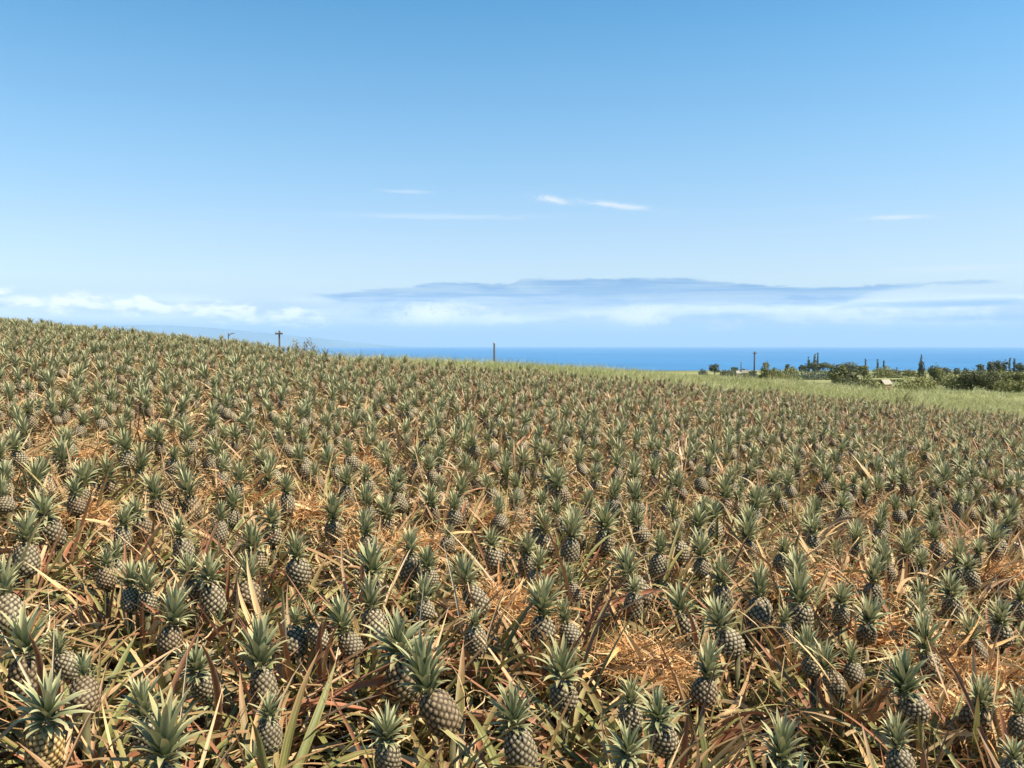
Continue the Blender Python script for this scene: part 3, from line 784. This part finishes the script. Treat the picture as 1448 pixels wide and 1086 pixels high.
TREES = [
 ('round', 1010, 514, 17, 420, 'far', 'bluish rounded tree alone on the left end of the far tree line'),
 ('bush', 994, 521, 14, 430, 'far', 'low bluish bush at the extreme left of the far tree line'),
 ('bush', 1024, 522, 14, 420, 'far', 'low bluish bush just right of the lone rounded far tree'),
 ('round', 1039, 517, 11, 400, 'far', 'small ragged bluish tree left of the thin short pole'),
 ('bush', 1052, 520, 16, 380, 'far', 'bluish bush around the foot of the thin short pole'),
 ('bush', 1064, 522, 16, 300, 'far', 'dark bluish scrub at the foot of the tall utility pole'),
 ('round', 1082, 509, 19, 165, 'mid', 'dense dark green tree directly right of the tall utility pole'),
 ('bush', 1094, 517, 22, 175, 'mid', 'green shrub spreading right of the tree by the utility pole'),
 ('bush', 1108, 522, 34, 170, 'olive', 'olive bush in front of the shrubs right of the utility pole'),
 ('bush', 1125, 529, 30, 155, 'olive', 'low olive bush strip at the edge of the tall grass, midway'),
 ('round', 1113, 513, 8, 360, 'far', 'thin leaning far tree with a small tufted top'),
 ('bush', 1120, 516, 20, 350, 'olive', 'olive rounded far bush beneath the leaning tufted tree'),
 ('round', 1133, 515, 9, 450, 'far', 'small bluish round tree left of the three tall pines'),
 ('round', 1138.5, 516, 6, 470, 'far', 'tiny bluish tree just beside the left pine of three'),
 ('column', 1143.5, 505, 5.5, 520, 'far', 'shortest and leftmost of three slender pines above the sea'),
 ('column', 1152, 501, 6.5, 520, 'far', 'middle pine of three slender pines above the sea, broadest'),
 ('column', 1156.5, 499, 4.5, 515, 'far', 'tallest and thinnest of three slender pines above the sea'),
 ('round', 1149, 512, 22, 500, 'far', 'dark round tree crowding the foot of the three pines'),
 ('round', 1164, 512, 22, 500, 'far', 'dark spreading tree right of the three slender pines'),
 ('bush', 1135, 525, 60, 330, 'far', 'long bluish thicket below the three slender pines'),
 ('bush', 1133, 535, 16, 130, 'mid', 'small dark shrub alone in the tall grass'),
 ('round', 1184, 513, 30, 150, 'mid', 'broad dark green tree left of the thicket in mid grass'),
 ('round', 1203, 511, 26, 420, 'far', 'bluish flat topped tree behind the broad dark tree'),
 ('round', 1205, 520, 28, 150, 'dark', 'dark tree with olive top joining the broad green tree'),
 ('bush', 1196, 529, 46, 146, 'dark', 'dark low thicket under the two broad trees'),
 ('bush', 1226, 529, 34, 150, 'mid', 'mid green bush right of the dark low thicket'),
 ('column', 1224, 508, 4.2, 480, 'far', 'first of three thin distant pines, standing left of the gap'),
 ('column', 1241, 508.5, 4, 500, 'far', 'second thin distant pine, between two other thin pines'),
 ('column', 1250, 510, 4, 500, 'far', 'third thin distant pine, shortest, above the olive far bush'),
 ('round', 1221, 516, 18, 300, 'mid', 'olive green tree around the foot of the first thin pine'),
 ('bush', 1250, 516, 32, 400, 'olive', 'long olive far bush below the thin pines'),
 ('bush', 1265, 520, 22, 420, 'far', 'flat bluish shrub at the right end of the olive far bush'),
 ('bush', 1286, 520, 22, 400, 'mid', 'grey green shrub left of the cone shaped tree'),
 ('cone', 1303, 501, 15, 230, 'dark', 'dark cone shaped conifer standing above the large olive bush'),
 ('round', 1322, 513, 24, 235, 'mid', 'ragged green tree immediately right of the conifer'),
 ('bush', 1296, 527, 74, 135, 'olive', 'very large rounded olive bush in front of the conifer'),
 ('bush', 1246, 539.5, 24, 130, 'olive', 'small olive bush in front of the little shed'),
 ('bush', 1338, 518, 16, 450, 'far', 'rounded bluish far bush left of two smaller ones'),
 ('bush', 1353, 519, 11, 450, 'far', 'middle of three bluish far bushes beside the right field'),
 ('bush', 1366, 519.5, 10, 450, 'far', 'right one of three bluish far bushes'),
 ('bush', 1352, 527, 40, 140, 'mid', 'green bush between the large olive bush and the dark thicket'),
 ('round', 1374, 525, 40, 138, 'dark', 'left tree of the dark thicket at the right'),
 ('round', 1398, 523, 44, 136, 'dark', 'middle and darkest tree of the thicket at the right'),
 ('bush', 1424, 533, 40, 128, 'olive', 'olive bush at the front of the dark right thicket'),
 ('round', 1428, 524, 44, 140, 'mid', 'green tree at the right end of the dark thicket'),
 ('round', 1452, 524, 40, 138, 'mid', 'green tree cut by the right edge of the photograph'),
 ('round', 1387, 513, 12, 330, 'far', 'small round bluish tree left of the tall far grove'),
 ('round', 1402, 508, 15, 320, 'far', 'left tree of the tall far grove at the right'),
 ('round', 1412, 507, 13, 320, 'dark', 'highest round tree of the far grove at the right'),
 ('round', 1420, 509, 11, 325, 'far', 'third tree of the far grove, beside the two thin ones'),
 ('column', 1428, 506.5, 6, 330, 'far', 'left of two narrow trees in the far grove'),
 ('column', 1434.5, 507, 7, 330, 'far', 'right of two narrow trees in the far grove'),
 ('round', 1443, 512, 16, 330, 'far', 'bluish tree right of the two narrow grove trees'),
 ('bush', 1410, 519, 60, 300, 'mid', 'wide green undergrowth bush below the far grove'),
 ('bush', 1034, 521, 22, 390, 'far', 'wide bluish scrub between the lone rounded tree and the ragged tree'),
 ('bush', 1052, 526.5, 44, 290, 'mid', 'green scrub in front of the two tiny pale sheds'),
 ('bush', 1100, 521, 44, 320, 'far', 'dark bluish thicket behind the tree by the utility pole'),
 ('bush', 1165, 520, 60, 350, 'far', 'dark bluish thicket right of the slender pines'),
 ('bush', 1330, 522, 40, 240, 'mid', 'green scrub at the foot of the conifer and ragged tree'),
 ('bush', 1382, 519, 36, 310, 'far', 'bluish bush under the small round tree left of the grove'),
 ('bush', 1448, 533, 30, 126, 'olive', 'olive bush cut by the right edge before the thicket'),
 ('bush', 1155, 540, 9, 115, 'dark', 'tiny dark shrub in the grass left of the broad tree')]
for k, (kind, px, top, w, dist, mat, lab) in enumerate(TREES):
    tree(kind, px, top, w, dist, mat, lab, 700 + k, 'bush' if kind == 'bush' else {'column': 'pine_tree', 'cone': 'conifer'}.get(kind, 'tree'))

# hedges between the far fields
def hedge(px0, px1, row, dist, label, seed, hpx=2.2):
    r = np.random.default_rng(seed)
    x0, y, z0 = at_dist(px0, row, dist); x1 = at_dist(px1, row, dist)[0]
    h = hpx * dist / F; n = int((x1 - x0) / h) + 3
    lobes = []
    for k in range(n):
        x = x0 + (x1 - x0) * k / (n - 1); yy = y + r.normal(0, 2)
        lobes.append((x - x0, yy - y, gz(x, yy) - gz(x0, y) + h * .4, h * .8, h * .8, h * r.uniform(.4, .75)))
    root = empty('hedge', (x0, y, gz(x0, y))); tag(root, label, 'hedge', 'hedges between the far fields')
    G = Geo(); G.add(*leaf_cloud(lobes, min(2600, n * 60), max(.3, dist / F), r)); obj('foliage', G.build('foliage', [M_tree['mid']], False), root)
    G = Geo()
    for lb in lobes[::2]: G.add(*tube([(lb[0], lb[1], lb[2] - h), (lb[0], lb[1], lb[2])], [.12, .06], 5))
    obj('stems', G.build('stems', [M_bark]), root)
hedge(1236, 1292, 524, 520, 'farthest hedge line crossing the pale field left of the conifer', 1)
hedge(1228, 1284, 528, 380, 'middle hedge line across the far field left of the conifer', 2)
hedge(1232, 1272, 533, 300, 'nearest hedge line just behind the little shed', 3, 3)
hedge(1150, 1185, 527, 330, 'short hedge right of the bluish thicket below the pines', 4)
hedge(1330, 1392, 524, 480, 'hedge line under the three bluish far bushes', 5)

# ------------------------------------------------------------------ poles, sheds, weeds
def pole(px, top, dist, label, arm=True, rad=.16, bracket=False):
    x, y, zt = at_dist(px, top, dist); zb = gz(x, y); H = zt - zb
    root = empty('utility_pole', (x, y, zb)); tag(root, label, 'utility pole', 'utility poles behind the crest')
    G = Geo(); G.add(*tube([(0, 0, -.5), (0, 0, H * .5), (0, 0, H)], [rad * 1.15, rad, rad * .85], 10))
    obj('post', G.build('post', [M_wood]), root)
    if arm:
        G = Geo(); G.add(*box(-.55, .55, -.30, -.17, H - .56, H - .38)); obj('crossarm', G.build('crossarm', [M_wood], False), root)
        for q in (-.48, -.25, .25, .48):
            G = Geo(); G.add(*tube([(q, -.24, H - .38), (q, -.24, H - .3), (q, -.24, H - .12)], [.05, .08, .05], 8)); obj('insulator', G.build('insulator', [M_metal]), root)
    elif bracket:
        G = Geo(); G.add(*tube([(0, 0, H - .5), (.5, 0, H - .1), (1.1, 0, H)], [.08, .07, .06], 8)); obj('bracket', G.build('bracket', [M_wood]), root)
    else:
        G = Geo(); G.add(*tube([(0, 0, H), (0, 0, H + .18), (0, 0, H + .3)], [rad, rad * .9, rad * .3], 10)); obj('pole_cap', G.build('pole_cap', [M_metal]), root)
pole(395, 467.5, 130, 'wooden utility pole with a crossarm on the left crest', True, .15)
pole(699, 486, 150, 'plain pole without a crossarm standing against the sea at centre', False, .18)
pole(1067, 497, 250, 'tallest wooden utility pole with a short crossarm above the right trees', True, .22)
pole(1048, 512, 330, 'thin short pole rising from bluish bushes left of the tall pole', False, .16)
pole(323, 471, 160, 'faint thin pole with a side bracket on the left crest', False, .12, True)

def shed(px, row, dist, w, label, wall, rz=.3):
    x, y, z = at_dist(px, row, dist); zb = gz(x, y)
    root = empty('shed', (x, y, zb)); tag(root, label, 'shed', 'low buildings among the far bushes'); root.rotation_euler = (0, 0, rz)
    h = max(.9, z - zb); d = w * .6
    G = Geo(); G.add(*box(-w / 2, w / 2, -d / 2, d / 2, -1., h * .72)); obj('wall', G.build('wall', [wall], False), root)
    G = Geo(); v = np.array([(-w * .55, -d * .6, h * .70), (w * .55, -d * .6, h * .70), (w * .55, 0, h), (-w * .55, 0, h), (-w * .55, d * .6, h * .70), (w * .55, d * .6, h * .70)])
    v2 = np.concatenate([v, v - [0, 0, .12]])
    G.add(v2, [(0, 1, 2, 3), (3, 2, 5, 4), (7, 6, 9, 8), (8, 9, 10, 11), (0, 6, 7, 1), (4, 5, 11, 10), (0, 3, 9, 6), (3, 4, 10, 9), (1, 7, 8, 2), (2, 8, 11, 5)])
    obj('roof', G.build('roof', [M_roof], False), root)
    G = Geo(); G.add(*box(-w * .1, w * .08, -d / 2 - .04, -d / 2 + .02, 0, h * .5)); obj('door', G.build('door', [M_dark], False), root)
shed(1252, 536.5, 150, 1.9, 'little shed with a pale roof and rusty wall beside the large olive bush', M_rust, .5)
shed(1044, 524, 330, 1.7, 'left of two tiny pale roofed sheds near the thin short pole', M_cream, .2)
shed(1053.5, 523.5, 335, 2.4, 'right of two tiny pale roofed sheds near the thin short pole', M_cream, -.2)

def weed(px, row, dist, H, label, n=7, mat=None, seed=0):
    r = np.random.default_rng(seed)
    x, y, z = at_dist(px, row, dist); zb = gz(x, y)
    root = empty('weed', (x, y, zb)); tag(root, label, 'weed', 'tall weeds above the grass')
    az = r.uniform(-.6, .6, n) + np.where(r.random(n) < .4, PI, 0)
    G = Geo(); L = H * r.uniform(.7, 1.05, n); el = r.uniform(1.0, 1.5, n)
    v = ribbons(np.zeros((n, 3)), az, el, L, .03, r.uniform(.1, .5, n), 0, 0, 6, .3, lambda t: 1 + 0 * t, 1.4, .4); G.add(*v)
    obj('stem', G.build('stem', [M_green]), root)
    c = v[0].reshape(n, 7, 3, 3)[:, :, 1]
    pts = np.concatenate([c[:, k] + r.normal(0, .06 * H, (n, 3)) for k in (3, 4, 5, 6) for _ in range(5)])
    m = len(pts)
    G = Geo(); G.add(*ribbons(pts, r.uniform(0, 6.28, m), r.uniform(-.3, 1, m), r.uniform(.1, .22, m) * H, .05 * H, r.uniform(0, 1, m), 0, 0, 3, .3, prof_grass, 1., r.uniform(.3, .8, m)))
    obj('leaves', G.build('leaves', [mat or M_green]), root)
weed(428, 486, 31, .8, 'tall ragged weed sticking up from the left crest by the pole', 9, None, 1)
weed(436, 486, 31.4, .7, 'leaning weed right beside the tall ragged weed', 6, None, 2)
weed(1275, 572, 33, .75, 'dark green weed standing alone in the pale grass', 8, M_tree['mid'], 3)
weed(1285, 566, 36, .5, 'smaller green weed right of the dark weed in grass', 5, M_tree['mid'], 5)

# ------------------------------------------------------------------ light and sky
SUN_EL, SUN_AZ = math.radians(51), math.radians(104)               # azimuth clockwise from straight ahead
sd = Vector((math.sin(SUN_AZ) * math.cos(SUN_EL), math.cos(SUN_AZ) * math.cos(SUN_EL), math.sin(SUN_EL)))
sl = bpy.data.lights.new('sun', 'SUN'); sl.energy = 5.0; sl.angle = math.radians(.5); sl.color = (1, .90, .74)
so = bpy.data.objects.new('sun', sl); COL.objects.link(so); so.rotation_euler = sd.to_track_quat('Z', 'Y').to_euler()

w = bpy.data.worlds.new('World'); scn.world = w; w.use_nodes = True
t = NT(w.node_tree); bg = w.node_tree.nodes['Background']
sky = t.n('ShaderNodeTexSky', sky_type='NISHITA', sun_disc=False)
sky.sun_elevation = SUN_EL; sky.sun_rotation = SUN_AZ
sky.altitude = 100; sky.air_density = 1.0; sky.dust_density = .6; sky.ozone_density = 1.6
d = t.n('ShaderNodeTexCoord').outputs['Generated']
x, y, z = t.sep(d)
az = t.m('ARCTAN2', x, y); el = t.m('ARCSINE', z)
AZ = lambda px: math.atan((px - CX) / F)
EL = lambda px, py: math.atan((HOR - py) / F * math.cos(AZ(px)))
def curve(pts, lo, hi):                                            # az -> elevation
    r_ = t.n('ShaderNodeFloatCurve'); cu = r_.mapping.curves[0]
    t.put(r_.inputs[1], t.m('DIVIDE', t.m('SUBTRACT', az, lo), hi - lo))
    P = [((AZ(px) - lo) / (hi - lo), EL(px, py) / .1) for px, py in pts]
    while len(cu.points) < len(P): cu.points.new(.5, .5)
    for c_, q in zip(cu.points, P): c_.location = q; c_.handle_type = 'AUTO_CLAMPED'
    r_.mapping.update()
    return t.m('MULTIPLY', r_.outputs[0], .1)
def cn(sx, sy, detail=5, rough=.55, dist=0., off=0.):
    return t.noise(t.comb(t.m('MULTIPLY', az, sx), t.m('MULTIPLY', el, sy), off), 1., detail, rough, dist)
base = t.mix(1., sky.outputs[0], t.ramp(t.m('MULTIPLY', el, 2.), [(0, (1.14, 1.06, 1.12)), (.25, (1.07, 1.11, 1.17)), (.42, (.89, 1.17, 1.24)), (.6, (.67, 1.14, 1.27)), (.76, (.44, 1.06, 1.24)), (1, (.36, .98, 1.18))]), 'MULTIPLY')
K = 7.0                                                            # cloud radiance in the sky node's own units
hz = t.step(.075, .012, el)
base = t.mix(t.m('MULTIPLY', hz, .8), base, (K * .44, K * .68, K * .95))
# streaky bright veil and cumulus low over the sea
veil = t.m('MULTIPLY', t.m('MULTIPLY', t.step(.012, .03, el), t.step(.062, .045, el)), t.step(.35, .65, cn(5, 60, 4, .5, .0, 3.)))
base = t.mix(t.m('MULTIPLY', veil, .8), base, (K * 1.1, K * 1.2, K * 1.3))
top = t.m('ADD', .030, t.m('MULTIPLY', t.step(-.2, -.5, az), .014))
cum_h = t.m('SUBTRACT', 1., t.m('ABSOLUTE', t.m('DIVIDE', t.m('SUBTRACT', el, top), .020)), clamp=True)
cum = t.step(.50, .66, t.m('ADD', t.m('MULTIPLY', cn(34, 85, 6, .6, .3, 7.), .75), t.m('MULTIPLY', cum_h, .28)))
cum = t.m('MULTIPLY', cum, t.m('MULTIPLY', t.step(0., .35, cum_h), t.m('ADD', .12, t.m('MULTIPLY', t.step(.42, .56, cn(19, 20, 3, .5, .2, 41.)), .95), clamp=True)))
cum = t.m('MULTIPLY', cum, t.m('ADD', .45, t.m('MULTIPLY', t.step(-.02, -.3, az), .5)))
base = t.mix(cum, base, (K * 1.4, K * 1.38, K * 1.36))
# blue grey shade under the cumulus
sh = t.m('MULTIPLY', t.m('MULTIPLY', t.step(.026, .014, el), t.step(-.01, .008, el)), t.step(.3, .7, cn(12, 50, 4, .5, 0, 11.)))
base = t.mix(t.m('MULTIPLY', sh, .45), base, (K * .48, K * .70, K * .92))
# the long flat blue grey bank
lo_, hi_ = AZ(380), AZ(1500)
wob = t.m('MULTIPLY', t.m('SUBTRACT', cn(30, 150, 7, .68, .8, 1.), .5), .0115)
tp = curve([(380, 420), (430, 417), (500, 413), (580, 405), (650, 400), (715, 402), (745, 395), (860, 395), (960, 393), (1010, 398), (1070, 403), (1180, 406), (1290, 400), (1390, 397), (1440, 401), (1500, 404)], lo_, hi_)
bt = curve([(380, 419), (430, 419), (490, 428), (560, 429), (700, 431), (900, 433), (1050, 433), (1170, 432), (1215, 420), (1260, 411), (1300, 406), (1390, 402), (1440, 403), (1500, 405)], lo_, hi_)
e2 = t.m('ADD', el, wob)
inb = t.m('MULTIPLY', t.step(t.m('ADD', tp, .0016), t.m('SUBTRACT', tp, .0022), e2), t.step(t.m('SUBTRACT', bt, .003), t.m('ADD', bt, .004), e2))
inb = t.m('MULTIPLY', inb, t.m('ADD', .62, t.m('MULTIPLY', t.step(.36, .6, cn(11, 70, 5, .6, .8, 51.)), .42), clamp=True))
inb = t.m('MULTIPLY', inb, t.m('MULTIPLY', t.step(AZ(425), AZ(480), az), t.step(AZ(1430), AZ(1380), az)))
fade = t.m('MULTIPLY', t.m('ADD', .6, t.m('MULTIPLY', cn(9, 90, 5, .6, .2, 5.), .75), clamp=True), t.m('ADD', .74, t.m('MULTIPLY', t.step(.38, .56, cn(5, 210, 6, .62, .6, 15.)), .36)), clamp=True)
fr_ = t.m('DIVIDE', t.m('SUBTRACT', e2, bt), t.m('MAXIMUM', .002, t.m('SUBTRACT', tp, bt)), clamp=True)
bankc = t.mix(t.m('POWER', fr_, .7), (K * .45, K * .66, K * .92), (K * .22, K * .42, K * .72))
base = t.mix(t.m('MULTIPLY', inb, fade), base, bankc)
# thin streak under its right end
def blob(px, py, wx, hy, nx, ny, off, amt, colr, tilt=0., lo=.40, hi=.62):
    global base
    a0, e0 = AZ(px), EL(px, py)
    u = t.m('DIVIDE', t.m('SUBTRACT', az, a0), wx / F); v = t.m('DIVIDE', t.m('SUBTRACT', t.m('SUBTRACT', el, e0), t.m('MULTIPLY', t.m('SUBTRACT', az, a0), tilt)), hy / F)
    g_ = t.m('POWER', 2.718, t.m('MULTIPLY', -1., t.m('ADD', t.m('MULTIPLY', u, u), t.m('MULTIPLY', v, v))))
    msk = t.m('MULTIPLY', g_, t.step(lo, hi, t.m('ADD', t.m('MULTIPLY', g_, .25), t.m('MULTIPLY', cn(nx * 1.8, ny * 1.25, 7, .68, 1.2, off), .8))))
    base = t.mix(t.m('MULTIPLY', msk, amt), base, tuple(K * c for c in colr))
blob(1370, 429, 170, 6, 8, 120, 21., .75, (.25, .52, .80))
blob(1380, 450, 120, 6, 8, 120, 22., .5, (.25, .52, .80))
blob(1030, 447, 70, 7, 14, 90, 23., .6, (.25, .52, .80))
blob(560, 440, 60, 16, 40, 80, 24., .55, (.25, .52, .80))
blob(610, 445, 55, 16, 60, 90, 25., 1., (1.35, 1.35, 1.35))
blob(905, 450, 40, 14, 60, 90, 26., 1., (1.3, 1.3, 1.3))
blob(779, 284, 30, 6, 40, 160, 27., .75, (.98, 1., 1.02), -.18, .36, .74)
blob(870, 292, 62, 5, 24, 170, 28., .7, (.96, 1., 1.02), -.12, .36, .74)
blob(1262, 309, 45, 4, 24, 170, 29., .5, (.95, .98, 1.02), -.02)
blob(620, 308, 160, 5, 9, 120, 30., .3, (.9, .97, 1.03), 0)
blob(578, 273, 40, 3, 18, 150, 31., .35, (.9, .97, 1.03), -.02)
blob(1350, 380, 90, 6, 9, 120, 32., .35, (.92, .97, 1.02), 0)
t.put(bg.inputs[0], base); bg.inputs[1].default_value = .072

scn.view_settings.view_transform = 'Standard'; scn.view_settings.look = 'None'
scn.view_settings.exposure = 1.02; scn.view_settings.gamma = 1; scn.view_settings.use_curve_mapping = False
c = scn.cycles
c.max_bounces = 6; c.diffuse_bounces = 2; c.glossy_bounces = 2; c.transmission_bounces = 3; c.transparent_max_bounces = 6; c.volume_bounces = 1
c.use_denoising = True
c.sample_clamp_indirect = 4
print('plants', len(plants), 'named', len(named), 'rest', len(rest))
